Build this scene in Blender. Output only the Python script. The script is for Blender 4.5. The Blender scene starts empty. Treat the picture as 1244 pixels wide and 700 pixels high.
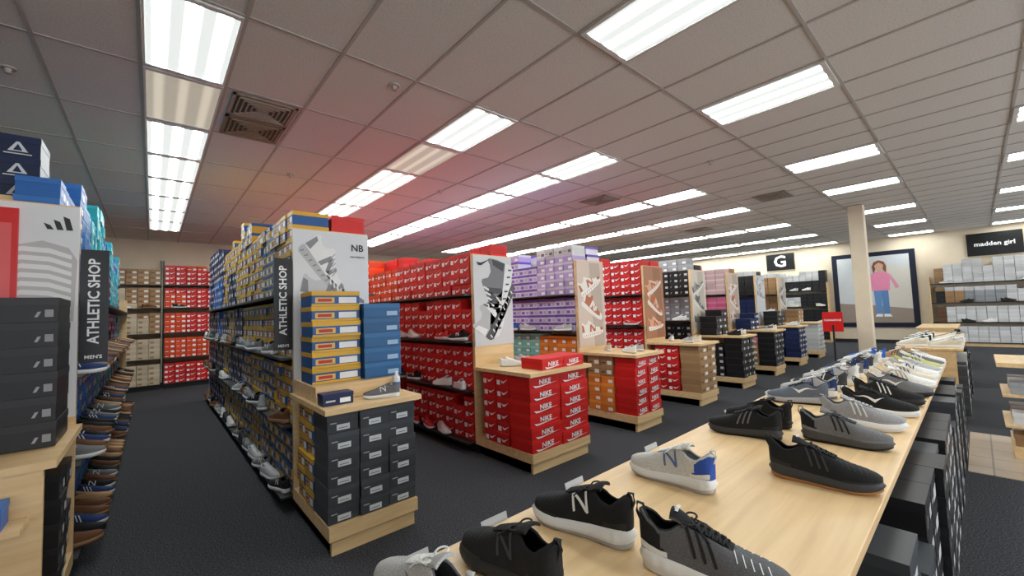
import bpy, math, random
import numpy as np
random.seed(7)
COL=bpy.context.scene.collection
# ------------------------------------------------------------------ materials
def newmat(name,rough=.6,spec=.3):
    m=bpy.data.materials.new(name); m.use_nodes=True
    nt=m.node_tree; b=nt.nodes['Principled BSDF']
    b.inputs['Roughness'].default_value=rough
    b.inputs['Specular IOR Level'].default_value=spec
    return m,nt,b
def attr_mat(name,rough=.5,bump=0,scale=400,spec=.3,vary=.12,mesh=False):
    m,nt,b=newmat(name,rough,spec)
    a=nt.nodes.new('ShaderNodeAttribute'); a.attribute_name='Col'
    n=nt.nodes.new('ShaderNodeTexNoise'); n.inputs['Scale'].default_value=6
    tc=nt.nodes.new('ShaderNodeTexCoord'); nt.links.new(tc.outputs['Object'],n.inputs['Vector'])
    mr=nt.nodes.new('ShaderNodeMapRange'); mr.inputs[3].default_value=1-vary; mr.inputs[4].default_value=1+vary*.5
    nt.links.new(n.outputs[0],mr.inputs[0])
    mx=nt.nodes.new('ShaderNodeMix'); mx.data_type='RGBA'; mx.blend_type='MULTIPLY'; mx.inputs[0].default_value=1
    nt.links.new(a.outputs['Color'],mx.inputs[6]); nt.links.new(mr.outputs[0],mx.inputs[7])
    out=mx.outputs[2]
    if bump:
        n2=nt.nodes.new('ShaderNodeTexVoronoi'); n2.inputs['Scale'].default_value=scale
        nt.links.new(tc.outputs['Object'],n2.inputs['Vector'])
        bp=nt.nodes.new('ShaderNodeBump'); bp.inputs['Strength'].default_value=bump; bp.inputs['Distance'].default_value=.002
        nt.links.new(n2.outputs[0],bp.inputs['Height']); nt.links.new(bp.outputs[0],b.inputs['Normal'])
        if mesh:
            m2=nt.nodes.new('ShaderNodeMapRange'); m2.inputs[1].default_value=.1; m2.inputs[2].default_value=.7; m2.inputs[3].default_value=.74; m2.inputs[4].default_value=1.18
            nt.links.new(n2.outputs[0],m2.inputs[0])
            mx2=nt.nodes.new('ShaderNodeMix'); mx2.data_type='RGBA'; mx2.blend_type='MULTIPLY'; mx2.inputs[0].default_value=1
            nt.links.new(out,mx2.inputs[6]); nt.links.new(m2.outputs[0],mx2.inputs[7]); out=mx2.outputs[2]
    nt.links.new(out,b.inputs['Base Color'])
    return m
def plain(name,c,rough=.6,spec=.3,metal=0,vary=.06,scale=3,emit=0):
    m,nt,b=newmat(name,rough,spec); b.inputs['Metallic'].default_value=metal
    tc=nt.nodes.new('ShaderNodeTexCoord'); n=nt.nodes.new('ShaderNodeTexNoise'); n.inputs['Scale'].default_value=scale
    nt.links.new(tc.outputs['Object'],n.inputs['Vector'])
    r=nt.nodes.new('ShaderNodeValToRGB')
    r.color_ramp.elements[0].position=.3; r.color_ramp.elements[1].position=.7
    r.color_ramp.elements[0].color=tuple(x*(1-vary) for x in c)+(1,); r.color_ramp.elements[1].color=tuple(min(1,x*(1+vary)) for x in c)+(1,)
    nt.links.new(n.outputs[0],r.inputs[0]); nt.links.new(r.outputs[0],b.inputs['Base Color'])
    return m
def wood_mat(name,c1,c2,axis=0):
    m,nt,b=newmat(name,.38,.4)
    tc=nt.nodes.new('ShaderNodeTexCoord'); mp=nt.nodes.new('ShaderNodeMapping')
    sc=[14,14,14]; sc[axis]=1.1; mp.inputs['Scale'].default_value=sc
    nt.links.new(tc.outputs['Object'],mp.inputs[0])
    n=nt.nodes.new('ShaderNodeTexNoise'); n.inputs['Scale'].default_value=1.6; n.inputs['Detail'].default_value=6; n.inputs['Distortion'].default_value=.6
    nt.links.new(mp.outputs[0],n.inputs['Vector'])
    r=nt.nodes.new('ShaderNodeValToRGB'); r.color_ramp.elements[0].position=.3; r.color_ramp.elements[1].position=.72
    r.color_ramp.elements[0].color=c1+(1,); r.color_ramp.elements[1].color=c2+(1,)
    nt.links.new(n.outputs[0],r.inputs[0]); nt.links.new(r.outputs[0],b.inputs['Base Color'])
    return m
M_card=attr_mat('printed_cardboard',.42,vary=.08)
M_knit=attr_mat('shoe_fabric',.75,.4,330,.25,mesh=True)
M_rub=attr_mat('shoe_rubber',.5,.1,200,.3,vary=.04)
M_wood=wood_mat('maple_laminate',(.63,.42,.21),(.78,.555,.30))
M_metal=plain('black_metal_shelf',(.015,.015,.017),.4,.5)
M_paint=plain('cream_wall_paint',(.66,.56,.43),.8,.2,vary=.03)
M_bar=plain('ceiling_grid_metal',(.46,.43,.40),.5,.3)
M_white=plain('white_enamel',(.75,.74,.72),.5)
M_print=attr_mat('printed_poster',.35,vary=.05)
M_tile,nt,b=newmat('acoustic_ceiling_tile',.95,.1)
tc=nt.nodes.new('ShaderNodeTexCoord'); n=nt.nodes.new('ShaderNodeTexNoise'); n.inputs['Scale'].default_value=70; n.inputs['Detail'].default_value=4
nt.links.new(tc.outputs['Object'],n.inputs['Vector']); r=nt.nodes.new('ShaderNodeValToRGB')
r.color_ramp.elements[0].position=.35; r.color_ramp.elements[0].color=(.66,.635,.60,1); r.color_ramp.elements[1].position=.6; r.color_ramp.elements[1].color=(.75,.725,.69,1)
nt.links.new(n.outputs[0],r.inputs[0]); nt.links.new(r.outputs[0],b.inputs['Base Color'])
M_carpet,nt,b=newmat('charcoal_carpet',.98,.05)
tc=nt.nodes.new('ShaderNodeTexCoord'); n=nt.nodes.new('ShaderNodeTexNoise'); n.inputs['Scale'].default_value=110; n.inputs['Detail'].default_value=5
nt.links.new(tc.outputs['Object'],n.inputs['Vector']); r=nt.nodes.new('ShaderNodeValToRGB')
r.color_ramp.elements[0].position=.35; r.color_ramp.elements[0].color=(.018,.019,.022,1); r.color_ramp.elements[1].position=.7; r.color_ramp.elements[1].color=(.095,.095,.105,1)
nt.links.new(n.outputs[0],r.inputs[0]); nt.links.new(r.outputs[0],b.inputs['Base Color'])
bp=nt.nodes.new('ShaderNodeBump'); bp.inputs['Strength'].default_value=.6; nt.links.new(n.outputs[0],bp.inputs['Height']); nt.links.new(bp.outputs[0],b.inputs['Normal'])
M_ftile,nt,b=newmat('ceramic_floor_tile',.35,.4)
tc=nt.nodes.new('ShaderNodeTexCoord'); n=nt.nodes.new('ShaderNodeTexBrick'); n.offset=0
n.inputs['Color1'].default_value=(.40,.31,.23,1); n.inputs['Color2'].default_value=(.46,.37,.28,1); n.inputs['Mortar'].default_value=(.2,.17,.14,1)
n.inputs['Scale'].default_value=1; n.inputs['Brick Width'].default_value=.33; n.inputs['Row Height'].default_value=.33; n.inputs['Mortar Size'].default_value=.006
nt.links.new(tc.outputs['Object'],n.inputs['Vector']); nt.links.new(n.outputs[0],b.inputs['Base Color'])
def light_mat(name,lo,hi,col):
    m,nt,b=newmat(name,.4)
    tc=nt.nodes.new('ShaderNodeTexCoord'); sx=nt.nodes.new('ShaderNodeSeparateXYZ'); nt.links.new(tc.outputs['Object'],sx.inputs[0])
    mu=nt.nodes.new('ShaderNodeMath'); mu.operation='MULTIPLY'; mu.inputs[1].default_value=2*math.pi*3/.52
    nt.links.new(sx.outputs[0],mu.inputs[0]); co=nt.nodes.new('ShaderNodeMath'); co.operation='COSINE'; nt.links.new(mu.outputs[0],co.inputs[0])
    mr=nt.nodes.new('ShaderNodeMapRange'); mr.interpolation_type='SMOOTHSTEP'; mr.inputs[1].default_value=-.35; mr.inputs[2].default_value=1; mr.inputs[3].default_value=lo; mr.inputs[4].default_value=hi
    nt.links.new(co.outputs[0],mr.inputs[0]); nt.links.new(mr.outputs[0],b.inputs['Emission Strength'])
    b.inputs['Emission Color'].default_value=col+(1,); b.inputs['Base Color'].default_value=(.3,.3,.3,1)
    return m
M_lit=light_mat('fluorescent_diffuser',.72,27,(.94,1,.975))
M_unlit=light_mat('dim_fluorescent_diffuser',.3,.5,(1,.9,.7))
# ------------------------------------------------------------------ mesh accumulator
class Acc:
    def __init__(s): s.V=[];s.F=[];s.C=[];s.M=[]
    def poly(s,pts,col=(1,1,1),m=0):
        k=len(s.V); s.V.extend(pts); s.F.append(tuple(range(k,k+len(pts)))); s.C.append(col); s.M.append(m)
    def box(s,x0,y0,z0,x1,y1,z1,col=(1,1,1),m=0):
        k=len(s.V)
        s.V.extend([(x0,y0,z0),(x1,y0,z0),(x1,y1,z0),(x0,y1,z0),(x0,y0,z1),(x1,y0,z1),(x1,y1,z1),(x0,y1,z1)])
        for f in ((3,2,1,0),(4,5,6,7),(0,1,5,4),(1,2,6,5),(2,3,7,6),(3,0,4,7)):
            s.F.append(tuple(k+i for i in f)); s.C.append(col); s.M.append(m)
    def grid(s,P,col,m=0):
        k=len(s.V); R=len(P); N=len(P[0])
        for row in P: s.V.extend(row)
        for i in range(R-1):
            for j in range(N-1):
                s.F.append((k+i*N+j,k+i*N+j+1,k+(i+1)*N+j+1,k+(i+1)*N+j)); s.C.append(col(i,j) if callable(col) else col); s.M.append(m)
    def tube(s,pts,r,col,m=0,n=6,flat=1.0):
        P=[]
        for i,p in enumerate(pts):
            p=np.array(p,float); a=np.array(pts[max(0,i-1)],float); c=np.array(pts[min(len(pts)-1,i+1)],float)
            d=c-a; d/=np.linalg.norm(d)+1e-9; u=np.cross(d,(0,0,1.)); l=np.linalg.norm(u)
            u=u/l if l>1e-4 else np.array([1.,0,0]); v=np.cross(u,d)
            P.append([tuple(p+u*r*math.cos(2*math.pi*j/n)+v*r*flat*math.sin(2*math.pi*j/n)) for j in range(n+1)])
        s.grid(P,col,m)
    def cyl(s,cx,cy,z0,z1,r0,r1,col,m=0,n=16,cap=True):
        a=[(cx+r0*math.cos(2*math.pi*j/n),cy+r0*math.sin(2*math.pi*j/n),z0) for j in range(n+1)]
        b=[(cx+r1*math.cos(2*math.pi*j/n),cy+r1*math.sin(2*math.pi*j/n),z1) for j in range(n+1)]
        s.grid([a,b],col,m)
        if cap: s.poly(b[:-1],col,m); s.poly(a[:-1][::-1],col,m)
    def merge(s,o,pos=(0,0,0),ang=0,sc=1,mir=1,cmap=None,zs=1):
        k=len(s.V); c,sn=math.cos(ang)*sc,math.sin(ang)*sc
        A=np.array(o.V); X=A[:,0];Y=A[:,1]*mir
        B=np.stack([X*c-Y*sn+pos[0],X*sn+Y*c+pos[1],A[:,2]*sc*zs+pos[2]],1)
        s.V.extend(map(tuple,B.tolist())); s.F.extend([tuple(i+k for i in f) for f in o.F])
        s.C.extend(o.C if cmap is None else [cmap.get(c,c) for c in o.C]); s.M.extend(o.M)
    def obj(s,name,mats,smooth=False,loc=(0,0,0),parent=None,bevel=0):
        me=bpy.data.meshes.new(name); me.from_pydata(s.V,[],s.F)
        for m in mats: me.materials.append(m)
        if len(mats)>1: me.polygons.foreach_set('material_index',s.M)
        at=me.attributes.new('Col','FLOAT_COLOR','FACE')
        cc=np.ones((len(s.C),4),np.float32); cc[:,:3]=np.array(s.C,np.float32); at.data.foreach_set('color',cc.ravel())
        if smooth: me.polygons.foreach_set('use_smooth',[True]*len(s.F))
        me.update()
        o=bpy.data.objects.new(name,me); COL.objects.link(o); o.location=loc
        if parent: o.parent=parent
        if bevel:
            b=o.modifiers.new('bevel','BEVEL'); b.width=bevel; b.segments=2; b.limit_method='ANGLE'
        return o
_tc={}
def text_geo(body,bold=True):
    if body in _tc: return _tc[body]
    cu=bpy.data.curves.new('t','FONT'); cu.body=body; cu.size=1; cu.align_x='CENTER'; cu.align_y='CENTER'; cu.resolution_u=2
    if bold: cu.offset=.022
    o=bpy.data.objects.new('t',cu); COL.objects.link(o); dg=bpy.context.evaluated_depsgraph_get()
    me=o.evaluated_get(dg).to_mesh(); V=[tuple(v.co) for v in me.vertices]; F=[tuple(p.vertices) for p in me.polygons]
    o.evaluated_get(dg).to_mesh_clear(); bpy.data.objects.remove(o); _tc[body]=(V,F); return V,F
def add_text(acc,body,o,u,v,size,col,m=0,sx=1):
    V,F=text_geo(body); k=len(acc.V); o=np.array(o,float);u=np.array(u,float);v=np.array(v,float)
    acc.V.extend([tuple(o+u*(a*size*sx)+v*(b*size)) for a,b,_ in V]); acc.F.extend([tuple(k+i for i in f) for f in F])
    acc.C.extend([col]*len(F)); acc.M.extend([m]*len(F))
# ------------------------------------------------------------------ shoe boxes
W=(.8,.8,.8); K=(.012,.012,.014)
def R(x0,y0,x1,y1): return [(x0,y0),(x1,y0),(x1,y1),(x0,y1)]
SW=[(.42,.5),(.50,.26),(.62,.26),(.96,.66),(.66,.44),(.54,.42)]
MU_=(.60,.34,.03)
B={
'red':((.56,.016,.014),(.62,.022,.02),[(R(.07,.1,.34,.5),W),(SW,W)],.2,.118),
'redor':((.68,.06,.015),(.72,.08,.02),[(R(.6,.1,.92,.5),W),(R(.1,.25,.4,.35),W)],.2,.118),
'bluemust':((.02,.085,.26),MU_,[(R(0,0,1,.16),MU_),(R(.55,.2,.93,.6),(.72,.72,.7)),(R(.07,.22,.46,.58),(.66,.42,.10)),(R(.12,.3,.40,.5),(.45,.03,.02))],.2,.118),
'bluemust2':(MU_,(.02,.09,.28),[(R(.08,.12,.42,.5),(.75,.73,.68)),(R(.5,.15,.92,.55),(.02,.09,.28))],.2,.118),
'navy':((.012,.022,.07),(.015,.025,.09),[(R(.55,.15,.9,.55),W),(R(.1,.3,.4,.45),(.5,.5,.5))],.2,.12),
'navyw':((.01,.018,.05),(.012,.02,.06),[([(.28,.25),(.72,.25),(.5,.78)],(.5,.52,.55)),(R(.2,.12,.8,.17),(.5,.5,.5)),([(.4,.3),(.6,.3),(.5,.6)],(.01,.018,.05))],.2,.14),
'blue':((.02,.12,.40),(.03,.15,.46),[(R(.6,.12,.93,.5),W),([(.15,.2),(.25,.2),(.35,.55),(.25,.55)],(.3,.5,.75)),([(.3,.2),(.4,.2),(.5,.55),(.4,.55)],(.3,.5,.75))],.2,.12),
'ltblue':((.06,.2,.46),(.1,.28,.58),[([(.1,.1),(.3,.1),(.6,.65),(.4,.65)],(.03,.12,.35)),([(.5,.1),(.7,.1),(.97,.65),(.8,.65)],(.03,.12,.35))],.22,.12),
'dblue':((.02,.10,.24),(.03,.13,.30),[(R(.0,.0,1,.12),(.02,.08,.2)),(R(.62,.15,.92,.45),(.3,.45,.6))],.3,.12),
'teal':((.02,.35,.42),(.03,.42,.5),[(R(.6,.12,.93,.5),W)],.2,.118),
'black':((.014,.014,.016),(.02,.02,.022),[(R(.62,.14,.92,.5),(.55,.55,.55)),([(.12,.2),(.2,.2),(.3,.5),(.22,.5)],(.35,.35,.35))],.2,.12),
'blackl':((.016,.016,.018),(.022,.022,.024),[(R(.45,.14,.92,.55),(.62,.62,.62)),(R(.1,.3,.35,.42),(.4,.4,.4))],.2,.12),
'blackb':((.014,.014,.016),(.022,.022,.024),[(R(.84,.2,.94,.5),(.25,.25,.25)),([(.72,.2),(.76,.2),(.8,.42),(.76,.42)],(.3,.3,.3))],.3,.12),
'grey':((.055,.060,.067),(.068,.074,.082),[(R(.3,.1,.72,.42),(.62,.64,.66)),(R(.36,.2,.66,.24),(.1,.1,.1)),(R(.1,.5,.3,.56),(.4,.4,.42))],.2,.118),
'tan':((.33,.19,.09),(.38,.22,.11),[(R(.55,.14,.9,.55),(.75,.72,.65)),(R(.1,.25,.4,.4),(.1,.06,.03))],.2,.12),
'cream':((.55,.46,.33),(.6,.5,.38),[(R(.1,.14,.45,.5),(.3,.2,.1))],.2,.118),
'purple':((.62,.6,.68),(.16,.09,.42),[(R(.1,.14,.45,.5),(.2,.12,.5)),(R(.6,.15,.9,.5),(.4,.35,.6))],.2,.118),
'lilac':((.42,.33,.62),(.6,.58,.66),[(R(.5,.14,.9,.5),W)],.2,.118),
'white':((.62,.62,.62),(.68,.68,.68),[(R(.55,.15,.9,.5),(.12,.12,.14)),(R(.1,.3,.4,.4),(.2,.2,.25))],.2,.118),
'ltgrey':((.3,.31,.33),(.35,.36,.38),[(R(.55,.15,.9,.5),W)],.2,.118),
'pink':((.65,.12,.25),(.7,.25,.35),[(R(.55,.15,.9,.5),W)],.2,.118),
'palepink':((.65,.4,.42),(.7,.6,.6),[(R(.1,.15,.5,.5),(.3,.1,.12))],.2,.118),
'orange':((.72,.2,.03),(.75,.28,.05),[(R(.55,.15,.9,.5),W)],.2,.118),
'brown':((.12,.06,.03),(.15,.08,.04),[(R(.55,.15,.9,.5),W)],.2,.12),
'mint':((.2,.5,.42),(.3,.6,.5),[(R(.55,.15,.9,.5),W)],.18,.1),
}
def shoebox(acc,ox,oy,z,n,brand,w=None,h=None,d=.31,decal=True):
    body,lid,dec,bw,bh=B[brand]; w=w or bw; h=h or bh
    nx,ny=n; ux,uy=-ny,nx
    k=random.uniform(.84,1.1); body=tuple(c*k for c in body); lid=tuple(c*k for c in lid)
    def P(a,b,c): return (ox+ux*a-nx*b,oy+uy*a-ny*b,z+c)
    e=.002; lh=h*.3
    for (a0,a1,b0,b1,c0,c1,col,top) in ((e,w-e,e,d-e,0,h-lh,body,False),(0,w,0,d,h-lh,h-.001,lid,True)):
        s=len(acc.V)
        acc.V.extend([P(a0,b0,c0),P(a1,b0,c0),P(a1,b1,c0),P(a0,b1,c0),P(a0,b0,c1),P(a1,b0,c1),P(a1,b1,c1),P(a0,b1,c1)])
        fs=[(0,1,5,4),(1,2,6,5),(2,3,7,6),(3,0,4,7)]+([(4,5,6,7),(3,2,1,0)] if top else [(3,2,1,0)])
        for f in fs: acc.F.append(tuple(s+i for i in f)); acc.C.append(col); acc.M.append(0)
    if decal:
        for i,(p,c) in enumerate(dec): acc.poly([P(a*w,e-.001-.0003*i,b*h) for a,b in p],c)
def side_fill(acc,xf,n,y0,y1,levels,pick,top=(2.3,2.6),d=.31,gap=.05,decal=True):
    y=y0; run=0; hcur=top[0]; slope=top[2] if len(top)>2 else 0
    while y<y1-.1:
        br0=pick(y,levels[0][0]); w=B[br0][3]+.004
        if y+w>y1+.01: break
        if run<=0: hcur=random.uniform(top[0],top[1])+slope*(y-4); run=random.randint(1,5)
        run-=1
        for li,(za,zb) in enumerate(levels):
            last=(li==len(levels)-1)
            zt=hcur if last else zb
            z=za
            while True:
                br=pick(y,z); h=B[br][4]
                if z+h>zt-.004: break
                if (not last) and zt-z<h*1.9 and random.random()<gap: break
                j=random.uniform(-.014,.010); xx=xf+n[0]*j
                if n[0]<0: shoebox(acc,xx,y+w-.002,z,n,br,w-.006+0,None,d,decal)
                elif n[0]>0: shoebox(acc,xx,y+.002,z,n,br,w-.006,None,d,decal)
                z+=h
        y+=w
def front_fill(acc,yf,x0,x1,z0,cols,rows,brand,d=.31,h=None,ny=-1,text=None,tcol=W):
    w=(x1-x0)/cols; h=h or B[brand][4]
    for c in range(cols):
        rr=rows if isinstance(rows,int) else rows[c]
        for r_ in range(rr):
            j=random.uniform(-.012,.010); jx=random.uniform(0,.003)
            if ny<0: ox=x0+c*w+.001+jx
            else: ox=x0+(c+1)*w-.001-jx
            shoebox(acc,ox,yf+j,z0+r_*h,(0,ny),brand,w-.004,h,d,decal=text is None)
            if text:
                add_text(acc,text,(x0+(c+.5)*w,yf+j-.0015,z0+(r_+.46)*h),(1,0,0),(0,0,1),h*.55,tcol,sx=1.15)
                acc.poly([(x0+c*w+(w)*(.12+.8*a),yf+j-.0012,z0+(r_+.02+.4*b)*h) for a,b in ((0,.6),(.08,.12),(.2,.12),(1,.75),(.25,.42),(.14,.45))],tcol)
# ------------------------------------------------------------------ shoes
_t=np.linspace(0,1,401)
def sm(ts,vs,k=17):
    v=np.interp(_t,ts,vs); p=np.pad(v,k//2,mode='edge'); return np.convolve(p,np.ones(k)/k,'valid')
_w=np.interp(_t,[0,.005,.02,.05,.1,.2,.35,.5,.62,.72,.82,.9,.95,.98,.995,1],[0,.012,.021,.028,.032,.034,.034,.039,.044,.047,.046,.040,.032,.022,.012,0])
_H=sm([0,.03,.08,.16,.24,.3,.36,.45,.55,.65,.75,.85,.92,.97,1],[.110,.118,.106,.086,.091,.105,.109,.102,.092,.081,.071,.064,.058,.053,.046])
_g=sm([0,.03,.1,.26,.32,.38,.6,.67,1],[0,.004,.027,.027,.018,.012,.009,0,0],9)
_zt=sm([0,.12,.4,.7,.9,1],[.044,.040,.033,.028,.031,.036],31)
f=lambda A:(lambda t:float(np.interp(t,_t,A)))
fw,fH,fg,fzt=f(_w),f(_H),f(_g),f(_zt)
def zb(t): return .014*max(0,(t-.72)/.28)**2+.007*max(0,(.12-t)/.12)
def cl(t): return .007*math.sin(math.pi*min(1,t*1.1))*-.5+.008*t**3
LEN=.3
def make_shoe(nx,na,pal,logo=None,detail=True,flare=1.07,heelcol=None,toecol=None,sole_h=1.0,label=None):
    S=Acc()
    T=[(1-math.cos(math.pi*i/nx))/2 for i in range(nx+1)]
    def X(t,z=0): return t*LEN-LEN/2-(.004*(z/.1) if t<.1 else 0)
    def surf(t,a,side,off=0):
        w=fw(t)*.95; g=min(fg(t),w*.8); z0=fzt(t)*sole_h-.004; H=fH(t)+(sole_h-1)*.03; ph=a*math.pi/2
        y=g+(w-g)*max(0,math.cos(ph))**.7; z=z0+(H-z0)*math.sin(ph)**.92
        y+=off*math.cos(ph); z+=off*math.sin(ph)
        return (X(t,z),cl(t)+side*y,z)
    P=[]
    for t in T:
        w=fw(t); zt=fzt(t)*sole_h; z0=zb(t); c=cl(t); wv=.0026*math.sin(t*70)*(1 if t<.7 else .4) if detail else 0
        h=zt-z0; row=[]
        for yy,zz in ((.93,1.0),(1.02,.92),(1.04,.78),(flare,.55),(flare*.99,.32),(1.0,.26),(.99,.12),(.9,0),(-.9,0),(-.99,.12),(-1.0,.26),(-flare*.99,.32),(-flare,.55),(-1.04,.78),(-1.02,.92),(-.93,1.0)):
            e=(wv if abs(yy)==flare else 0)*(1 if yy>0 else -1)
            ex=.006*(flare-1)/.07*(1 if t>.5 else -1)*(1 if abs(yy)==flare else 0)*(abs(t-.5)*2)**8
            row.append((X(t)+ex,c+w*yy+e,z0+h*zz))
        P.append(row)
    S.grid(P,lambda i,j:pal['out'] if 5<=j<=9 else pal['mid'],1)
    S.grid([[(X(t),cl(t)+fw(t)*.88*k,fzt(t)*sole_h+.002) for k in(-1,1)] for t in T],pal['lin'],0)
    for side in(1,-1):
        P=[[surf(t,j/na,side) for j in range(na+1)] for t in T]
        if side>0: P=[r[::-1] for r in P]
        def uc(i,j,side=side):
            a=(j+.5)/na if side<0 else 1-(j+.5)/na; t=T[i]
            if heelcol and t<.13+.05*(1-a) and a<.75: return heelcol
            if toecol and t>.86 and a<.55-.2*(1-t)/.14: return toecol
            if detail and .33<t<.64 and a>.84: return pal.get('stay',pal['up'])
            return pal['up']
        S.grid(P,uc,0)
        Ti=[t for t in T if .02<t<.64]
        if len(Ti)>2:
            def inn(t,a):
                p=surf(t,a,side); w=max(.002,abs(p[1]-cl(t))-.005); return (p[0]+(.004 if t<.1 else 0),cl(t)+side*w,p[2]-(.0015 if a>.9 else 0))
            S.grid([[inn(t,j/4) for j in range(5)] for t in Ti],pal['lin'],0)
            rim=[]
            for t in Ti:
                o=surf(t,1,side); q=inn(t,1); rim.append([o,((o[0]+q[0])/2,(o[1]+q[1])/2,max(o[2],q[2])+.0025),q])
            S.grid(rim,pal['lin'] if detail else pal['up'],0)
        def patch(t0,a0,t1,a1,wd,col,n=6,bend=0,off=.0022):
            G=[]
            for i in range(n+1):
                k=i/n; t=t0+(t1-t0)*k+bend*math.sin(math.pi*k); a=a0+(a1-a0)*k
                dt,da=(t1-t0),(a1-a0)*.25; L=math.hypot(dt,da)+1e-6; px,pa=-da/L*wd,dt/L*wd*4
                G.append([surf(t-px/2,min(.98,max(0.02,a-pa/2)),side,off),surf(t+px/2,min(.98,max(.02,a+pa/2)),side,off)])
            S.grid(G,col,1)
        lc=pal.get('logo',(.8,.8,.8))
        if logo=='stripes':
            for k in range(3): patch(.42+.07*k,.2,.36+.065*k,.8,.022,lc)
        elif logo=='N':
            patch(.37,.2,.40,.78,.022,lc); patch(.50,.22,.53,.76,.022,lc)
            if side>0: patch(.52,.74,.38,.24,.022,lc,off=.0026)
            else: patch(.40,.76,.50,.24,.022,lc,off=.0026)
        elif logo=='swoosh':
            G=[]
            for i in range(15):
                k=i/14; t=.14+.44*k; up_=.66-.42*k+max(0,k-.72)*1.5; lo_=.66-.62*k+max(0,k-.72)*2.25
                G.append([surf(t,min(.9,up_),side,.0022),surf(t,max(.06,lo_),side,.0022)])
            S.grid(G,lc,1)
        if detail:
            ov=pal.get('over',tuple(min(1,c*1.2+.004) for c in pal['up']))
            patch(.68,.04,.985,.10,.028,ov,12,off=.0012); patch(.02,.08,.22,.10,.028,ov,8,off=.0012)
            for k in range(5): patch(.69+.05*k,.55,.665+.05*k,.9,.007,ov,4,off=.001)
    n=10 if detail else 4; top=[];bot=[]
    for i in range(n+1):
        k=i/n; t=.66-.40*k; hw=.009+.017*k; z=fH(t)+(.001 if k<.6 else .001+.034*((k-.6)/.4)**1.3)+(sole_h-1)*.03
        row=[];r2=[]
        for j in range(7):
            q=(j-3)/3; zz=z-.010*q*q*(.5+.5*k); row.append((X(t)-.012*max(0,k-.6),cl(t)+q*hw,zz)); r2.append((X(t)+.001-.018*max(0,k-.6),cl(t)+q*hw*.95,zz-.006))
        top.append(row);bot.append(r2)
    S.grid(top,pal.get('tongue',pal['up']),0); S.grid(bot,pal['lin'],0)
    S.grid([top[-1],bot[-1]],pal.get('tongue',pal['up']),0)
    S.grid([[r[0] for r in top],[r[0] for r in bot]],pal['up'],0); S.grid([[r[-1] for r in top],[r[-1] for r in bot]],pal['up'],0)
    if label:
        p=np.array(top[-2][3]); q=np.array(top[-1][3]); v=(q-p)/np.linalg.norm(q-p); add_text(S,label,tuple(p+(q-p)*.3+np.array((.0035,0,.0025))),(0,1,0),tuple(v),.014,(.8,.8,.8),1)
    if detail:
        N=6
        for k in range(N):
            t=.37+.045*k; t2=t+.03
            for s in (1,-1):
                pts=[]
                for q in np.linspace(-1,1,7):
                    tt=t+(t2-t)*(q*s+1)/2; y=(fg(tt)+.010)*q
                    pts.append((X(tt),cl(tt)+y,fH(tt)+.0045-.004*q*q+(sole_h-1)*.03))
                S.tube(pts,.0034,pal['lace'],0,6,.55)
        t=.37;z=fH(t)+.006
        for s in(1,-1):
            pts=[(X(t)+.0+.012*math.sin(a)*1.0,cl(t)+s*(.004+.020*(1-math.cos(a))/1.0*.7),z+.004*math.sin(a*.5)) for a in np.linspace(0,2*math.pi*.9,12)]
            S.tube(pts,.0026,pal['lace'],0,6,.7)
            S.tube([(X(t),cl(t),z),(X(t)+.012,cl(t)+s*.012,z),(X(t)+.03,cl(t)+s*.024,z-.010),(X(t)+.045,cl(t)+s*.03,z-.022)],.0024,pal['lace'],0,6,.7)
        S.tube([(X(.0)-.002,0,.09),(X(0)-.010,0,.108),(X(.0)-.008,0,.127),(X(.02),0,.125),(X(.03),0,.11)],.006,pal.get('tab',pal['up']),0,6,.4)
    return S
BLK=(.012,.012,.013); DG=(.045,.045,.048); MG=(.15,.15,.155); LG=(.42,.42,.42); WT=(.72,.72,.7); CR=(.62,.56,.45); GUM=(.42,.2,.07); NV=(.02,.04,.13); BL=(.03,.12,.5); TN=(.4,.24,.12); BR=(.13,.055,.025); RD=(.55,.03,.03); PK=(.7,.3,.36)
def pal(up,mid,out=None,lace=None,lin=None,logo=WT,**k):
    d=dict(up=up,mid=mid,out=out or mid,lace=lace or up,lin=lin or tuple(c*.6 for c in up),logo=logo); d.update(k); return d
LOW=[make_shoe(14,4,pal(*p),lg,False,toecol=tc_) for p,lg,tc_ in [((BLK,WT),'N',None),((WT,WT,LG),'swoosh',None),((MG,WT),'N',None),((NV,WT),'stripes',None),((BLK,BLK),None,None),((LG,WT,MG),'N',None),((RD,WT),'swoosh',None),((PK,WT),'swoosh',None),((BL,WT),'stripes',None),((BR,(.3,.16,.08)),None,None),((TN,(.1,.06,.03)),None,None),((CR,WT),None,None)]]
def shoe_row(acc,ys,xx,z,side,choices,prob=.75,across=False):
    for y in ys:
        if random.random()<prob:
            s=LOW[random.choice(choices)]
            a=random.choice([math.pi/2,-math.pi/2])+random.uniform(-.3,.3)
            if across: a=(0 if side>0 else math.pi)+random.uniform(-.35,.35)
            acc.merge(s,(xx,y,z),a,.95,1)
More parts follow.
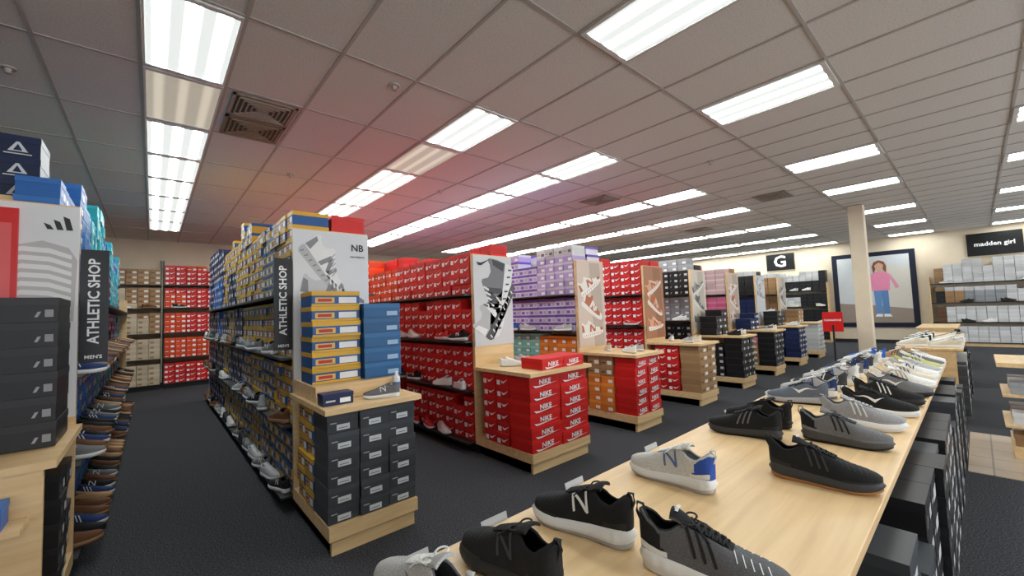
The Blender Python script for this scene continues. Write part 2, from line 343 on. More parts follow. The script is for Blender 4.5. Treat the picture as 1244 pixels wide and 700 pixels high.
# ------------------------------------------------------------------ room
H=3.6; XW0,XW1,YW0,YW1=-4.6,18.9,-5.6,13.25
def simple_box(name,a,b,mat):
    A=Acc(); A.box(*a,*b); return A.obj(name,[mat])
simple_box('floor',(XW0,YW0,-.1),(XW1,YW1,0),M_carpet)
simple_box('floor_tile_walkway',(5.4,YW0,.0),(6.95,.15,.006),M_ftile)
simple_box('wall_back',(XW0,YW1,0),(XW1,YW1+.15,H),M_paint)
simple_box('wall_left',(XW0-.15,YW0,0),(XW0,YW1+.15,H),M_paint)
simple_box('wall_right',(XW1,YW0,0),(XW1+.15,YW1+.15,H),M_paint)
A=Acc(); A.box(XW0,YW0-.15,0,XW1,YW0,.4); A.box(XW0,YW0-.15,2.9,XW1,YW0,H)
for i,x in enumerate((XW0,0,4.6,9.2,13.8,XW1-.5)): A.box(x,YW0-.15,.4,x+.5,YW0,2.9)
A.obj('wall_front',[M_paint])
for i,(x0,x1) in enumerate(((-4.1,0),(.5,4.6),(5.1,9.2),(9.7,13.8),(14.3,18.4))):
    A=Acc()
    A.box(x0,YW0-.12,.4,x1,YW0-.04,.46);A.box(x0,YW0-.12,2.84,x1,YW0-.04,2.9)
    for x in (x0,(x0+x1)/2-.03,x1-.06): A.box(x,YW0-.12,.46,x+.06,YW0-.04,2.84)
    A.obj('window_%d'%(i+1),[M_metal])
simple_box('baseboard_back',(XW0,YW1-.015,0),(XW1,YW1,.12),M_metal)
simple_box('baseboard_right',(XW1-.015,YW0,0),(XW1,YW1,.12),M_metal)
def subdiv(a,b,n): return [a+(b-a)*i/n for i in range(n)]
xl=subdiv(-4.6,-.09,8)+[-.09]+subdiv(.46,2.36,3)+[2.36]+subdiv(2.95,4.27,2)+[4.27]+subdiv(4.9,7.1,4)+[7.1]+subdiv(7.75,9.4,3)+[9.4]+subdiv(9.98,12.4,4)+[12.4]+subdiv(12.97,15.2,4)+[15.2]+subdiv(15.78,18.0,4)+[18.0,18.6]
yl=[-4.8,-3.7,-2.6,-1.5,-.4,.71,1.83,3.12,4.2,5.3,6.38,7.43,8.48,9.53,10.58,11.63,12.68]
A=Acc(); A.box(XW0,YW0,H,XW1,YW1,H+.1,m=0)
for x in xl: A.box(x-.012,YW0,H-.008,x+.012,YW1,H+.001,m=1)
for y in yl: A.box(XW0,y-.012,H-.0075,XW1,y+.012,H+.001,m=1)
A.obj('ceiling',[M_tile,M_bar])
def troffer_mesh(lit):
    A=Acc(); a,b=.275,.53; fr=.026
    A.box(-a,-b,-.012,-a+fr*.6,b,0,m=0);A.box(a-fr*.6,-b,-.012,a,b,0,m=0);A.box(-a,-b,-.012,a,-b+fr*1.5,0,m=0);A.box(-a,b-fr*1.5,-.012,a,b,0,m=0)
    A.poly([(-a+.012,b-.02,-.003),(a-.012,b-.02,-.003),(a-.012,-b+.02,-.003),(-a+.012,-b+.02,-.003)],m=1)
    o=A.obj('ceiling_light',[M_white,M_lit if lit else M_unlit]); me=o.data; bpy.data.objects.remove(o); return me
ML,MU=troffer_mesh(1),troffer_mesh(0)
cols=[(-.09,.46),(2.36,2.95),(4.27,4.9),(7.1,7.75),(9.4,9.98),(12.4,12.97),(15.2,15.78),(18.0,18.6)]
for ci,(x0,x1) in enumerate(cols):
    cells=[(3.12,4.2),(4.2,5.3),(5.3,6.38),(6.38,7.43),(7.43,8.48),(8.48,9.53),(9.53,10.58),(10.58,11.63)]
    if ci>=1: cells+=[(.71,1.83)]
    cells+=[(-1.5,-.4),(-3.7,-2.6)]
    for (a,b_) in cells:
        unlit=(ci in(0,1) and abs(a-4.2)<.01)
        o=bpy.data.objects.new('ceiling_light',MU if unlit else ML); COL.objects.link(o)
        o.location=((x0+x1)/2,(a+b_)/2,H-.008); o.scale=((x1-x0-.026)/.55,(b_-a-.026)/1.06,1)
def vent(x0,y0,x1,y1,stain=1.0):
    A=Acc(); c=(.34*stain,.29*stain**1.5,.24*stain**2); c2=(.42*stain,.36*stain**1.5,.30*stain**2)
    A.box(x0,y0,H-.02,x1,y0+.03,H-.009,c);A.box(x0,y1-.03,H-.02,x1,y1,H-.009,c);A.box(x0,y0,H-.02,x0+.03,y1,H-.009,c);A.box(x1-.03,y0,H-.02,x1,y1,H-.009,c)
    A.box(x0+.03,y0+.03,H-.012,x1-.03,y1-.03,H-.0085,(.05,.045,.04))
    for i in range(6):
        q=.05+i*.04
        if q<(y1-y0)/2:
            A.box(x0+q,y0+q,H-.028,x1-q,y0+q+.012,H-.012,c2); A.box(x0+q,y1-q-.012,H-.028,x1-q,y1-q,H-.012,c2)
        if q<(x1-x0)/2:
            A.box(x0+q,y0+q,H-.027,x0+q+.012,y1-q,H-.0125,c); A.box(x1-q-.012,y0+q,H-.027,x1-q,y1-q,H-.0125,c)
    A.obj('air_vent',[M_card])
vent(.52,4.24,1.05,4.72); vent(.52,4.76,1.05,5.24,.72); vent(6.1,4.3,6.6,4.9); vent(11.0,4.6,11.5,5.2); vent(9.4-.7,2.2,9.3,2.75)
for x,y in((-.87,4.89),(1.6,3.3),(3.6,5.8),(.0-1.9,7.0),(6.0,2.4),(1.45,6.3)):
    A=Acc(); A.cyl(x,y,H-.012,H-.0005,.045,.05,(.45,.42,.38)); A.cyl(x,y,H-.045,H-.012,.012,.02,(.5,.48,.45)); A.cyl(x,y,H-.05,H-.045,.022,.022,(.4,.38,.35)); A.obj('fire_sprinkler',[M_card])
# ------------------------------------------------------------------ posters
SOLE=[(-1,.0),(-.98,-.1),(-.9,-.16),(0,-.18),(.7,-.16),(.95,-.1),(1.02,.02),(1.0,.06),(.5,-.02),(0,.0),(-.5,.04),(-.98,.08)]
UPPER=[(-.98,.06),(-1.0,.3),(-.96,.52),(-.9,.56),(-.8,.48),(-.62,.42),(-.45,.46),(-.36,.6),(-.28,.6),(.1,.36),(.45,.22),(.8,.17),(.97,.1),(1.0,.04),(.5,-.03),(0,.0),(-.5,.04)]
def art_shoe(A,P,cx,cz,s,up,sole,acc_,ang=0,sx=1):
    c,sn=math.cos(ang),math.sin(ang)
    def tr(pts,d): return [P(cx+s*(p[0]*sx*c-p[1]*1.25*sn),cz+s*(p[0]*sx*sn+p[1]*1.25*c),d) for p in pts]
    A.poly(tr(UPPER,.0010),up); A.poly(tr(SOLE,.0014),sole)
    A.poly(tr([(-.3,.05),(-.15,.05),(-.05,.4),(-.2,.42)],.0018),acc_); A.poly(tr([(-.12,.3),(-.02,.4),(.2,.05),(.08,.04)],.0018),acc_);A.poly(tr([(.12,.05),(.25,.05),(.3,.28),(.18,.32)],.0018),acc_)
    A.poly(tr([(.75,.02),(.99,.03),(.96,.11),(.8,.17),(.68,.18)],.0018),acc_); A.poly(tr([(-.98,.1),(-.75,.1),(-.82,.4),(-.96,.45)],.0018),acc_)
    for k in range(5): A.poly(tr([(-.2+.12*k,.52-.07*k),(-.16+.12*k,.54-.07*k),(-.12+.12*k,.38-.07*k),(-.17+.12*k,.38-.07*k)],.0022),sole)
    for k in range(9): A.poly(tr([(-.9+.2*k,-.12),(-.86+.2*k,-.12),(-.82+.2*k,-.03),(-.87+.2*k,-.03)],.0020),acc_)
def poster(x0,x1,y,z0,z1,kind):
    A=Acc(); bg={'white':(.62,.63,.65),'bw':(.55,.55,.56),'beige':(.58,.46,.38),'brown':(.38,.17,.09),'adi':(.66,.66,.66),'cream':(.6,.54,.45)}[kind]
    A.box(x0,y-.012,z0,x1,y,z1,bg)
    w=x1-x0; hh=z1-z0
    P=lambda u,v,d:(x0+u*w,y-.012-d,z0+v*w)
    k=hh/w
    if kind=='white':
        art_shoe(A,P,.36,.74*k,.42,(.70,.70,.70),(.42,.42,.43),(.22,.22,.24),-.9)
        art_shoe(A,P,.50,.54*k,.44,(.5,.5,.52),(.76,.76,.76),(.2,.2,.22),-.15)
        add_text(A,'NB',P(.84,.90*k,.003),(1,0,0),(0,0,1),.085,(.03,.03,.03))
        add_text(A,'new balance',P(.84,.84*k,.003),(1,0,0),(0,0,1),.026,(.03,.03,.03))
    elif kind=='bw':
        art_shoe(A,P,.70,.50*k,.78,(.16,.16,.17),(.66,.66,.67),(.05,.05,.055),1.3,-1)
        art_shoe(A,P,.66,.38*k,.66,(.42,.42,.43),(.08,.08,.08),(.7,.7,.7),1.0)
        A.poly([P(*q,.003) for q in ((.08,.93*k),(.12,.89*k),(.2,.89*k),(.42,.965*k),(.2,.92*k),(.14,.92*k))],(.02,.02,.02))
    elif kind=='adi':
        for j in range(3): A.poly([P(.78+.065*j,.885*k,.002),P(.825+.065*j,.885*k,.002),P(.80+.065*j,(.905+.018*j)*k,.002),P(.755+.065*j,(.915+.018*j)*k,.002)],(.02,.02,.02))
        A.poly([P(.46,.45*k,.0008),P(.97,.45*k,.0008),P(.99,.74*k,.0008),P(.93,.80*k,.0008),P(.75,.83*k,.0008),P(.55,.80*k,.0008),P(.46,.7*k,.0008)],(.46,.44,.43))
        for j in range(8): A.poly([P(.50+.01*j,(.78-.04*j)*k,.0014),P(.62,(.80-.04*j)*k,.0014),P(.80,(.795-.04*j)*k,.0014),P(.95,(.765-.04*j)*k,.0014),P(.95,(.745-.04*j)*k,.0014),P(.80,(.772-.04*j)*k,.0014),P(.62,(.778-.04*j)*k,.0014),P(.50+.01*j,(.76-.04*j)*k,.0014)],(.70,.69,.68))
        A.box(x0,y-.03,z0+.15,x0+w*.60,y-.0125,z1-.04,(.6,.012,.012))
        A.poly([P(.49,.36*k,.019),P(.56,.36*k,.019),P(.56,.9*k,.019),P(.49,.9*k,.019)],(.7,.1,.1))
    else:
        up=(.72,.68,.62) if kind=='beige' else (.62,.34,.2) if kind=='brown' else (.3,.28,.26)
        ac=(.42,.12,.05) if kind!='cream' else (.1,.1,.1)
        A.poly([P(.55,.0,.0006),P(.95,0,.0006),P(.85,.98*k,.0006),P(.45,.98*k,.0006)],tuple(c*.75 for c in bg))
        art_shoe(A,P,.5,.70*k,.42,up,(.75,.72,.68),ac,.5)
        art_shoe(A,P,.5,.42*k,.42,ac,(.7,.68,.62),up,-.5)
        art_shoe(A,P,.5,.16*k,.40,up,(.75,.72,.68),ac,.1)
    return A.obj('shoe_poster',[M_print])
# ------------------------------------------------------------------ gondolas
Y0,YP,YE=2.85,3.72,10.3
def gondola(x0,x1,pickL,pickR,kind,choices,left=True,right=True,decal=True,topz=(2.28,2.55),sh=.085,endtop=.95,ps=(1.0,2.24),ex=None,prob=.6,across=False,lowside=(True,True),rec=0):
    xc=(x0+x1)/2; ex=ex or x1; xe=(x0+ex)/2
    A=Acc()
    A.box(x0+.03,Y0+.05,0,x1-.03,YE,.1,m=1)
    A.box(x0+.03,Y0+.05,0,ex-.03,YP,.1,m=0)
    A.box(x0,Y0,.1,ex,YP,.19,m=0)
    A.box(x0+.02,Y0+.02,.0,ex-.02,Y0+.05,.1,m=0)
    A.box(x0-.03,Y0-.04,endtop-.035,ex+.03,YP,endtop,m=0)
    A.box(xe-.012,Y0+.34,.19,xe+.012,YP,endtop-.035,m=0)
    A.box(x0,YP,.1,ex,YP+.04,endtop,m=0)
    A.box(x0,YP,endtop,x1,YP+.04,ps[1]+.01,m=0)
    A.box(xc-.012,YP+.04,.1,xc+.012,YE,2.0,m=0)
    A.box(x0,YE,.1,x1,YE+.04,2.0,m=0)
    for z in (.105,.665,1.215,1.742):
        if left: A.box(x0-sh,YP+.04,z,xc-.012,YE,z+.02,m=1)
        if right: A.box(xc+.012,YP+.04,z,x1+sh,YE,z+.02,m=1)
    A.obj('gondola_shelf',[M_wood,M_metal])
    d=min(.31,(x1-x0)/2-.02)-rec
    S=Acc(); Z=Acc()
    lv=[(.126,.662),(.687,1.212),(1.237,1.738),(1.763,2.5)]
    if left: side_fill(S,x0+rec,(-1,0),YP+.05,YE,lv,pickL,topz,d,decal=decal)
    if right: side_fill(S,x1-rec,(1,0),YP+.05,YE,lv,pickR,topz,d,decal=decal)
    if lowside[0]: side_fill(S,x0,(-1,0),Y0+.33,YP-.04,[(.192,.912)],pickL,(.911,.912),d,gap=0)
    if lowside[1]: side_fill(S,ex,(1,0),Y0+.33,YP-.04,[(.192,.912)],pickR,(.911,.912),d,gap=0)
    S.obj('shoebox_stack',[M_card])
    for z in(.126,.687,1.237):
        xo=(.052 if not across else .07)-rec*.9
        if left: shoe_row(Z,np.arange(YP+.25,YE-.2,.36 if not across else .17),x0-xo,z,-1,choices,prob,across)
        if right: shoe_row(Z,np.arange(YP+.25,YE-.2,.36 if not across else .17),x1+xo,z,1,choices,prob,across)
    Z.obj('display_sneakers',[M_knit,M_rub],True)
    if kind: poster(x0,x1,YP,ps[0],ps[1],kind)
def pk(*secs,low=None):
    cache={}
    def f(y,z):
        key=(int(y/.62),int(z/.56))
        if low and z<low[0] : 
            if key not in cache: cache[key]=random.choice(low[1])
            return cache[key]
        for ym,ch in secs:
            if y<ym:
                if key not in cache or cache[key] not in ch: cache[key]=random.choice(ch)
                return cache[key]
        return secs[-1][1][0]
    return f
NBs=['bluemust','bluemust','bluemust2']
def leftpick(y,z):
    if z<1.75 and y<3.8: return 'black'
    return lp(y,z)
lp=pk((4.3,['blue']),(5.6,['blue','ltblue']),(7.5,['blue','blue','teal','navy']),(99,['teal','navy','blue']))
gondola(-.97,-.35,pk((99,['black','brown'])),leftpick,'adi',[0,3,4,9,10,9,10,9,2],left=False,topz=(2.5,2.8,.03),ps=(1.0,2.30),prob=.85,across=True,sh=.02,lowside=(False,True),rec=.1)
gondola(.87,1.5,pk((6.2,NBs),(8,['navy','bluemust']),(99,['navy','navy','blue'])),pk((4.6,['red']),(99,['bluemust','red'])),'white',[0,2,5,9,4],topz=(2.5,2.75,.045),ps=(1.0,2.3),prob=.75)
gondola(2.7,3.27,pk((5.6,['red']),(6.8,['redor']),(7.8,['tan','tan','red']),(99,['pink','pink','tan'])),pk((99,['red'])),'bw',[1,1,1,6,7,0],ex=3.56,ps=(1.17,2.20),prob=.8,sh=.1)
gondola(4.5,5.12,pk((6.5,['purple','purple','lilac','white']),(99,['purple','orange','pink']),low=(1.1,['tan','mint','tan','orange'])),pk((99,['purple','white'])),'beige',[1,5,7,8])
gondola(6.27,6.89,pk((5.5,['red']),(99,['black','red'])),pk((99,['red','black'])),'brown',[0,1,4,6])
gondola(8.0,8.62,pk((99,['black','black','ltgrey','grey'])),pk((99,['black'])),'cream',[0,4,1])
gondola(9.8,10.42,pk((6,['palepink','tan','pink']),(99,['tan'])),pk((99,['tan'])),'beige',[1,5,11],decal=False)
gondola(11.6,12.22,pk((99,['black','white','navy'])),pk((99,['black'])),'white',[1,5,11],decal=False)
gondola(13.4,14.02,pk((99,['white','palepink','black','tan'])),pk((99,['black'])),'cream',[1,5,11],decal=False)
# ------------------------------------------------------------------ endcap contents
S=Acc(); front_fill(S,3.12,-.96,-.36,.955,2,[6,6],'blackb',d=.4,h=.125)
S.obj('shoebox_stack',[M_card])
A=Acc(); A.box(-.97,Y0-.03,.0,-.36,Y0-.0005,.914); A.box(-.97,Y0-.19,.70,-.40,Y0-.03,.725)
A.obj('end_cabinet',[M_wood],bevel=.002)
S=Acc(); front_fill(S,Y0-.17,-.7,-.45,.727,1,[1],'blue',d=.13,h=.10); S.obj('shoebox',[M_card])
S=Acc()
for r_ in range(3):
    for c in range(2): shoebox(S,-.95+c*.2,3.95,2.36+r_*.14,(0,-1),'navyw',.196,.14,.3)
A=Acc(); A.box(-.97,3.8,2.01,-.53,4.3,2.355); A.obj('box_riser',[M_wood])
S.obj('shoebox_stack',[M_card])
S=Acc(); front_fill(S,2.87,.87,1.5,.192,3,[6,6,6],'grey')
S.obj('shoebox_stack',[M_card])
A=Acc(); A.box(.87,3.12,.952,1.5,3.7,1.06); A.obj('display_riser',[M_wood],bevel=.003)
S=Acc(); front_fill(S,3.24,.88,1.24,1.062,1,[6],'bluemust',d=.3,h=.115); front_fill(S,3.20,1.25,1.56,1.062,1,[5],'dblue',d=.3,h=.118)
S.obj('shoebox_stack',[M_card])
S=Acc(); front_fill(S,2.93,.86,1.07,.951,1,[1],'navy',d=.12,h=.08); S.obj('shoebox',[M_card])
S=Acc(); front_fill(S,2.86,2.7,3.56,.192,2,[6,6],'red',h=.12,text='NIKE'); front_fill(S,2.88,2.9,3.54,.952,2,[1,1],'red',h=.11,text='NIKE'); S.obj('shoebox_stack',[M_card])
S=Acc(); front_fill(S,2.86,4.52,5.1,.192,2,[6,6],'red',text='NIKE'); S.obj('shoebox_stack',[M_card])
S=Acc(); front_fill(S,2.86,6.29,6.87,.192,2,[6,6],'tan'); S.obj('shoebox_stack',[M_card])
for x,br in((8.0,'black'),(9.8,'black'),(11.6,'navy'),(13.4,'white')):
    S=Acc(); front_fill(S,2.86,x+.02,x+.6,.192,3,[6,6,6],br); S.obj('shoebox_stack',[M_card])
for x,br,rows in((8.05,'black',[3,4]),(9.85,'navy',[2,3]),(11.65,'black',[3,2]),(13.45,'tan',[3,3])):
    S=Acc(); front_fill(S,3.3,x,x+.5,.952,2,rows,br); S.obj('shoebox_stack',[M_card])
def fin(x,y,z0,z1,w=.13):
    A=Acc(); A.box(x,y-.012,z0,x+w,y+.012,z1,(.008,.008,.009))
    V,F=text_geo('ATHLETIC SHOP'); L=max(v[0] for v in V)-min(v[0] for v in V); s=(z1-z0)*.76/L
    add_text(A,'ATHLETIC SHOP',(x+w/2,y-.0135,(z0+z1)/2+.03),(0,0,1),(-1,0,0),s,(.75,.75,.75))
    add_text(A,"MEN'S",(x+w/2,y-.0135,z0+.035),(1,0,0),(0,0,1),.03,(.75,.75,.75))
    A.obj('aisle_sign',[M_print])
fin(-.345,3.74,1.32,2.04,.13); fin(.735,3.74,1.3,2.05,.13)
A=Acc(); A.cyl(1.45,3.06,.951,1.06,.028,.028,(.7,.7,.72));A.cyl(1.45,3.06,1.06,1.085,.028,.012,(.7,.7,.72));A.cyl(1.45,3.06,1.085,1.11,.014,.012,(.75,.75,.75)); A.cyl(1.45,3.06,.98,1.03,.0285,.0285,(.1,.2,.45),cap=False); A.obj('cleaner_bottle',[M_card],True)
for x,y,z,s,a in((1.27,2.93,.951,2,2.6),(2.95,3.4,.951,1,-.6),(3.2,3.45,.951,5,-.4),(4.7,3.05,.951,1,1.2),(4.95,3.1,.951,5,1.3),(4.8,3.45,.951,11,.8),(6.45,3.1,.951,5,1.0),(6.7,3.1,.951,11,1.2),(6.6,3.45,.951,1,.6),(8.2,3.05,.951,4,1.4),(8.45,3.05,.951,1,1.4),(10.0,3.05,.951,2,1.4),(10.25,3.05,.951,11,1.4),(11.8,3.05,.951,1,1.4),(12.05,3.05,.951,5,1.4)):
    A=Acc(); A.merge(LOW[s],(0,0,0),a,.85); A.obj('sneaker',[M_knit,M_rub],True,(x,y,z))
# ------------------------------------------------------------------ wall shelving
def wall_shelf_back(x0,x1,top,pick,y=YW1-.02):
    A=Acc(); A.box(x0,y-.36,0,x1,y,.1,m=1)
    for z in (.1,.7,1.3,1.9,2.46): A.box(x0,y-.40,z,x1,y,z+.02,m=1)
    for x in np.arange(x0,x1+.01,(x1-x0)/max(1,round((x1-x0)/1.2))): A.box(x-.012,y-.05,.1,x+.012,y-.0,top,m=1)
    A.obj('perimeter_shelving',[M_wood,M_metal])
    S=Acc(); x=x0+.02
    run=0
    while x<x1-.2:
        if run<=0: t=random.uniform(top-.2,top); run=random.randint(2,4)
        run-=1
        for za,zb_ in((.125,.69),(.725,1.29),(1.325,1.89),(1.925,2.45),(2.485,t)):
            z=za
            while True:
                br=pick(x,z); h=B[br][4]
                if z+h>zb_-.02: break
                shoebox(S,x,y-.36+random.uniform(-.01,.01),z,(0,-1),br,.2,h,.31); z+=h
        x+=.206
    S.obj('shoebox_stack',[M_card])
    Z=Acc()
    for z in(.72,1.32,1.92): 
        for xx in np.arange(x0+.3,x1-.2,.45):
            if random.random()<.5: Z.merge(LOW[random.choice([0,1,6,9])],(xx,y-.42,z+.0),random.uniform(-.3,.3),.9)
    Z.obj('display_sneakers',[M_knit,M_rub],True)
wall_shelf_back(-4.4,.15,3.1,lambda x,z:'tan' if int(x*1.7+z*.9)%4 else 'cream')
wall_shelf_back(.2,2.6,3.1,pk((99,['red','red','redor'])))
wall_shelf_back(2.7,8.0,2.7,pk((4,['pink','tan']),(99,['orange','tan','purple','pink'])))
wall_shelf_back(8.1,18.0,2.6,pk((99,['black','tan','white','palepink','navy'])))
def wall_shelf_right(y0,y1,top,pick,xw=XW1-.02,choices=(1,4,5,11)):
    A=Acc(); A.box(xw-.36,y0,0,xw,y1,.1,m=0)
    for z in (.1,.7,1.3,1.9): A.box(xw-.40,y0,z,xw,y1,z+.025,m=1)
    A.box(xw-.38,y0-.03,0,xw,y0,top*.8,m=0); A.box(xw-.38,y1,0,xw,y1+.03,top*.8,m=0)
    A.obj('perimeter_shelving',[M_wood,M_metal])
    S=Acc(); side_fill(S,xw-.36,(-1,0),y0+.01,y1,[(.126,.7),(.727,1.3),(1.327,1.9),(1.927,2.6)],pick,(top-.25,top),decal=False); S.obj('shoebox_stack',[M_card])
    Z=Acc()
    for z in(.725,1.325,1.925): shoe_row(Z,np.arange(y0+.2,y1,.4),xw-.44,z,-1,choices,.5)
    Z.obj('display_sneakers',[M_knit,M_rub],True)
wall_shelf_right(3.6,6.3,2.75,pk((4.8,['black','white','black']),(99,['black','palepink','white','navy'])))
wall_shelf_right(6.5,12.6,2.75,pk((99,['tan','palepink','black','white'])))
wall_shelf_right(-1.2,.95,2.7,pk((.2,['white','ltgrey','white']),(99,['brown','tan','black','white'])))
wall_shelf_right(-4.8,-1.4,2.6,pk((99,['white','ltgrey','black'])))
def wallsign(y0,y1,z0,z1,txt,size):
    A=Acc(); A.box(XW1-.06,y0,z0,XW1-.005,y1,z1,(.008,.008,.009)); add_text(A,txt,(XW1-.0615,(y0+y1)/2,(z0+z1)/2),(0,-1,0),(0,0,1),size,(.8,.8,.8)); A.obj('wall_sign',[M_print])
wallsign(4.62,5.58,2.8,3.45,'G',.62); wallsign(-1.0,.1,2.72,3.4,'madden girl',.17)
A=Acc(); X_=XW1
A.box(X_-.07,1.25,.55,X_-.002,3.45,3.15,(.01,.013,.03)); A.box(X_-.075,1.4,.7,X_-.065,3.3,3.0,(.56,.58,.60))
def PP(u,v,d=.001): return (X_-.0755-d,3.3-u*1.9,.7+v*2.3)
A.poly([PP(0,0),PP(1,0),PP(1,.22),PP(0,.3)],(.3,.24,.2)); A.poly([PP(.6,.25,.0015),PP(1,.2,.0015),PP(1,.8,.0015),PP(.7,.85,.0015)],(.62,.58,.52))
fig=[([(.42,.12),(.5,.12),(.51,.5),(.4,.5)],(.12,.25,.5)),([(.52,.12),(.6,.12),(.6,.5),(.5,.5)],(.1,.22,.45)),([(.38,.48),(.62,.48),(.63,.6),(.64,.72),(.56,.76),(.44,.76),(.36,.72),(.37,.6)],(.75,.25,.4)),
([(.36,.72),(.4,.73),(.36,.58),(.42,.5),(.38,.47),(.31,.57)],(.7,.3,.42)),([(.64,.72),(.6,.73),(.66,.6),(.7,.5),(.75,.52),(.7,.62)],(.7,.3,.42)),([(.47,.75),(.53,.75),(.53,.8),(.47,.8)],(.6,.36,.26)),
([(.42,.74),(.45,.8),(.44,.86),(.5,.9),(.56,.86),(.55,.8),(.59,.74),(.6,.84),(.57,.91),(.5,.935),(.43,.91),(.4,.84)],(.25,.08,.03)),([(.45,.82),(.465,.78),(.5,.765),(.535,.78),(.55,.82),(.54,.88),(.5,.895),(.46,.88)],(.62,.38,.28)),
([(.4,.09),(.5,.09),(.5,.13),(.42,.13)],(.8,.8,.8)),([(.52,.09),(.63,.09),(.6,.13),(.52,.13)],(.8,.8,.8))]
for i,(p,c) in enumerate(fig): A.poly([PP(.10+u*1.0,v,.003+.0008*i) for u,v in p],c)
A.obj('framed_poster',[M_print])
A=Acc(); A.box(11.5,1.5,.0,11.76,1.76,H-.01); A.box(11.48,1.48,0,11.78,1.78,.12); A.obj('support_column',[M_paint],bevel=.01)
A=Acc(); A.box(11.0,1.98,.0,11.42,2.25,.03,(.02,.02,.02)); A.box(11.19,2.1,.03,11.22,2.13,1.0,(.02,.02,.02)); A.box(11.2,1.94,.85,11.22,2.30,1.28,(.6,.012,.012))
add_text(A,'CLEARANCE',(11.1985,2.12,1.1),(0,-1,0),(0,0,1),.055,(.8,.8,.8)); A.obj('clearance_sign',[M_card])
# ------------------------------------------------------------------ display tables
def table(x0,x1,y0,y1,z,brs,hang=0):
    A=Acc(); A.box(x0,y0,z-.03,x1,y1,z); ym=(y0+y1)/2
    A.box(x0+.02,ym-.02,.1,x1-.02,ym+.02,z-.03); A.box(x0+.04,y0+.05,0,x1-.04,y1-.05,.1)
    for x in np.linspace(x0+.01,x1-.03,max(2,int((x1-x0)/1.2)+1)): A.box(x,y0+.06,.1,x+.02,y1-.06,z-.03)
    A.obj('display_table',[M_wood],bevel=.003)
    S=Acc()
    xs=np.linspace(x0+.01,x1-.03,max(2,int((x1-x0)/1.2)+1))
    for a,b_ in zip(xs[:-1],xs[1:]):
        n=max(1,int((b_-a-.03)/.2)); wd=(b_-a-.03)/n
        for c in range(n):
            for ny,yf in((-1,y0-hang),(1,y1-.02)):
                br=random.choice(brs); hh=B[br][4]; jj=random.uniform(-.03,.01)
                for k in range(random.randint(5,6)):
                    ox=a+.025+c*wd if ny<0 else a+.025+(c+1)*wd-.004
                    shoebox(S,ox,yf-ny*(-jj) if ny>0 else yf+jj,.101+k*hh,(0,ny),br,wd-.004,hh,(y1-y0)/2-.05)
    S.obj('shoebox_stack',[M_card])
table(.12,5.85,.24,1.02,.9,['blackl','blackl','black','grey','blackl','black'],.07)
table(7.3,9.2,.15,.75,.9,['blackl','white','black','grey'])
table(10.2,11.2,.2,.8,.86,['black','white','tan']); table(12.8,14.6,.3,.95,.86,['black','white','tan'])
hero=[
 (.45,.84,96,pal(LG,WT,WT,lace=WT,lin=MG,logo=MG),'swoosh',dict()),
 (.665,.80,92,pal(BLK,(.02,.02,.02),BLK,lace=BLK,logo=DG),'N',dict(flare=1.12,sole_h=1.1)),
 (.955,.81,97,pal(BLK,WT,LG,lace=BLK,logo=WT),'N',dict(sole_h=1.15,flare=1.12)),
 (1.45,.79,88,pal((.55,.54,.5),WT,LG,lace=WT,lin=LG,logo=(.1,.15,.3)),'N',dict(heelcol=(.03,.08,.35),sole_h=1.1,flare=1.1)),
 (.985,.45,-76,pal((.10,.10,.105),WT,WT,lace=BLK,lin=BLK,logo=BLK,tongue=BLK,stay=BLK,tab=BLK,over=WT),'stripes',dict(sole_h=1.1,heelcol=BLK,label='adidas')),
 (1.79,.40,-84,pal(BLK,DG,GUM,lace=BLK,logo=DG),'stripes',dict(heelcol=BLK,label='adidas',sole_h=1.1)),
 (2.2,.8,95,pal(BLK,DG,BLK,lace=BLK,logo=MG),'stripes',dict(sole_h=1.05)),
 (2.45,.82,85,pal(BLK,BLK,BLK,lace=BLK,logo=DG),None,dict()),
 (2.34,.43,-86,pal(MG,(.07,.07,.07),BLK,lace=DG,logo=BLK),'stripes',dict(heelcol=BLK,sole_h=1.05)),
 (2.70,.42,-84,pal((.3,.3,.31),WT,WT,lace=LG,logo=WT),'stripes',dict(sole_h=1.2,flare=1.14)),
 (3.1,.8,100,pal((.12,.14,.18),(.4,.4,.42),BLK,lace=BLK,logo=WT),'swoosh',dict(sole_h=1.1)),
 (3.36,.8,88,pal(LG,WT,MG,lace=WT,logo=NV),'N',dict(sole_h=1.2,heelcol=NV)),
 (3.08,.40,-88,pal(BLK,WT,WT,lace=BLK,logo=WT),'swoosh',dict()),
 (3.42,.40,-92,pal(BLK,BLK,BLK,lace=BLK,logo=WT),'stripes',dict(sole_h=1.1)),
 (3.66,.8,92,pal(DG,WT,WT,lace=WT,logo=WT),'stripes',dict()),
 (3.75,.38,-88,pal(MG,BLK,BLK,lace=BLK),'swoosh',dict()),
 (3.93,.8,92,pal(LG,WT,WT,lace=WT,logo=BL),'N',dict(sole_h=1.2)),
 (4.05,.38,-85,pal(WT,CR,GUM,lace=WT,lin=TN,logo=TN),'stripes',dict()),
]
rest=[(4.15,.8,(WT,WT)),(4.33,.38,(CR,WT)),(4.38,.8,(MG,WT)),(4.6,.38,(WT,WT)),(4.62,.8,(NV,WT)),(4.86,.38,(LG,WT)),(4.86,.8,(DG,WT)),(5.1,.38,((.5,.5,.2),WT)),(5.1,.8,(LG,WT)),(5.34,.38,(MG,WT)),(5.34,.8,(WT,WT)),(5.58,.38,(WT,WT)),(5.6,.8,(BL,WT)),(5.78,.6,(TN,WT))]
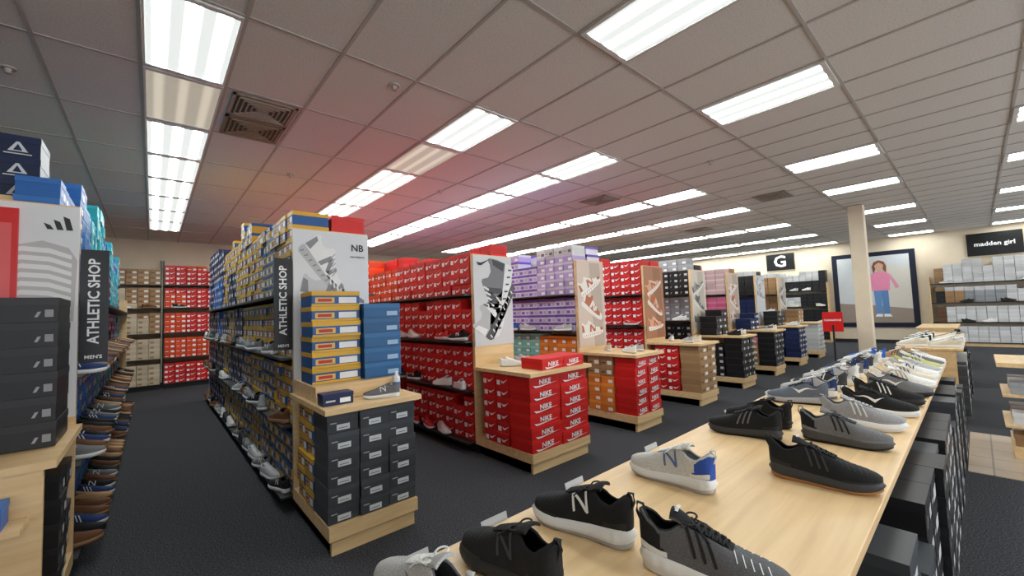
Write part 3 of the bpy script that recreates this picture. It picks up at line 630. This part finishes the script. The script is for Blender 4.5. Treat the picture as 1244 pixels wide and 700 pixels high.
for x,y,a,p,lg,k in hero:
    S=make_shoe(48,14,p,lg,True,**k); S2=Acc(); S2.merge(S,(0,0,0),math.radians(a),1.06,zs=1.1)
    S2.obj('sneaker',[M_knit,M_rub],True,(x,y,.9005))
for i,(x,y,p) in enumerate(rest):
    S=make_shoe(28,8,pal(*p,lace=WT,logo=DG if sum(p[0])>.6 else WT),('N','stripes','swoosh')[i%3],True); S2=Acc(); S2.merge(S,(0,0,0),math.radians((90 if y>.5 else -90)+random.uniform(-12,12)),1.0,zs=1.1)
    S2.obj('sneaker',[M_knit,M_rub],True,(x,y,.9005))
for i in range(6):
    for yy in(.30,.60):
        S2=Acc(); S2.merge(LOW[random.choice([0,1,2,5,1,11])],(0,0,0),math.pi/2+random.uniform(-.3,.3)); S2.obj('sneaker',[M_knit,M_rub],True,(7.45+i*.29,yy,.9005))
for x in(.25,.52,.80,1.18,1.72,2.6,3.3,3.9,4.5):
    A=Acc(); A.poly([(x-.05,1.022,.885),(x+.05,1.022,.885),(x+.05,1.03,.918),(x-.05,1.03,.918)],(.5,.52,.55)); A.poly([(x-.05,1.032,.918),(x+.05,1.032,.918),(x+.05,1.024,.885),(x-.05,1.024,.885)],(.5,.52,.55)); A.obj('price_tag',[M_card])
def small_fixture(x0,y0,x1,y1):
    A=Acc(); A.box(x0,y0,0.006,x1,y1,.12); A.box(x0+.16,y0+.02,.12,x1-.02,y1-.16,.86,m=1)
    for z in(.3,.58): A.box(x0-.04,y0-.02,z,x1+.0,y1+.04,z+.02,m=0)
    A.box(x0-.06,y0-.06,.86,x1+.06,y1+.06,.9); A.obj('promo_shelf_unit',[M_wood,M_metal])
    S=Acc(); side_fill(S,x0+.2,(-1,0),y0,y1,[(.9,1.2)],lambda y,z:'white' if y<y0+.3 else 'black',(1.05,1.2),d=.3)
    for z in(.121,.321,.601):
        for xx in np.arange(x0+.02,x1-.2,.22): shoebox(S,xx+.2,y1-.01,z,(0,1),random.choice(['white','tan','brown','ltgrey']),.2,.11,.14)
    S.obj('shoebox_stack',[M_card])
    Z=Acc()
    for z in(.12,.32,.6,.9):
        for yy in np.arange(y0+.08,y1-.2,.15): Z.merge(LOW[random.choice([9,11,4,7,1])],(x0+.09,yy,z),math.pi+random.uniform(-.2,.2),.8)
    Z.obj('display_sneakers',[M_knit,M_rub],True)
small_fixture(6.05,-1.3,6.75,-.14); small_fixture(10.5,-2.5,11.2,-.9)
# ------------------------------------------------------------------ world, camera
w=bpy.data.worlds.new('sky'); bpy.context.scene.world=w; w.use_nodes=True
bg=w.node_tree.nodes['Background']
bg.inputs[0].default_value=(.9,.94,1,1); bg.inputs[1].default_value=4.0
yaw,pit,rol=math.radians(41.41),math.radians(3.24),math.radians(-2.06)
from mathutils import Matrix,Vector
F_=Vector((math.sin(yaw)*math.cos(pit),math.cos(yaw)*math.cos(pit),math.sin(pit))); R0=Vector((math.cos(yaw),-math.sin(yaw),0)); U0=R0.cross(F_)
R_=R0*math.cos(rol)+U0*math.sin(rol); U_=-R0*math.sin(rol)+U0*math.cos(rol)
cd=bpy.data.cameras.new('camera'); cam=bpy.data.objects.new('camera',cd); COL.objects.link(cam)
M=Matrix((R_,U_,-F_)).transposed().to_4x4(); M.translation=Vector((0,0,1.55)); cam.matrix_world=M
cd.sensor_width=36; cd.lens=36*496.2/1244; cd.clip_start=.02
bpy.context.scene.camera=cam
bpy.context.scene.view_settings.view_transform='Standard'
bpy.context.scene.view_settings.exposure=.18
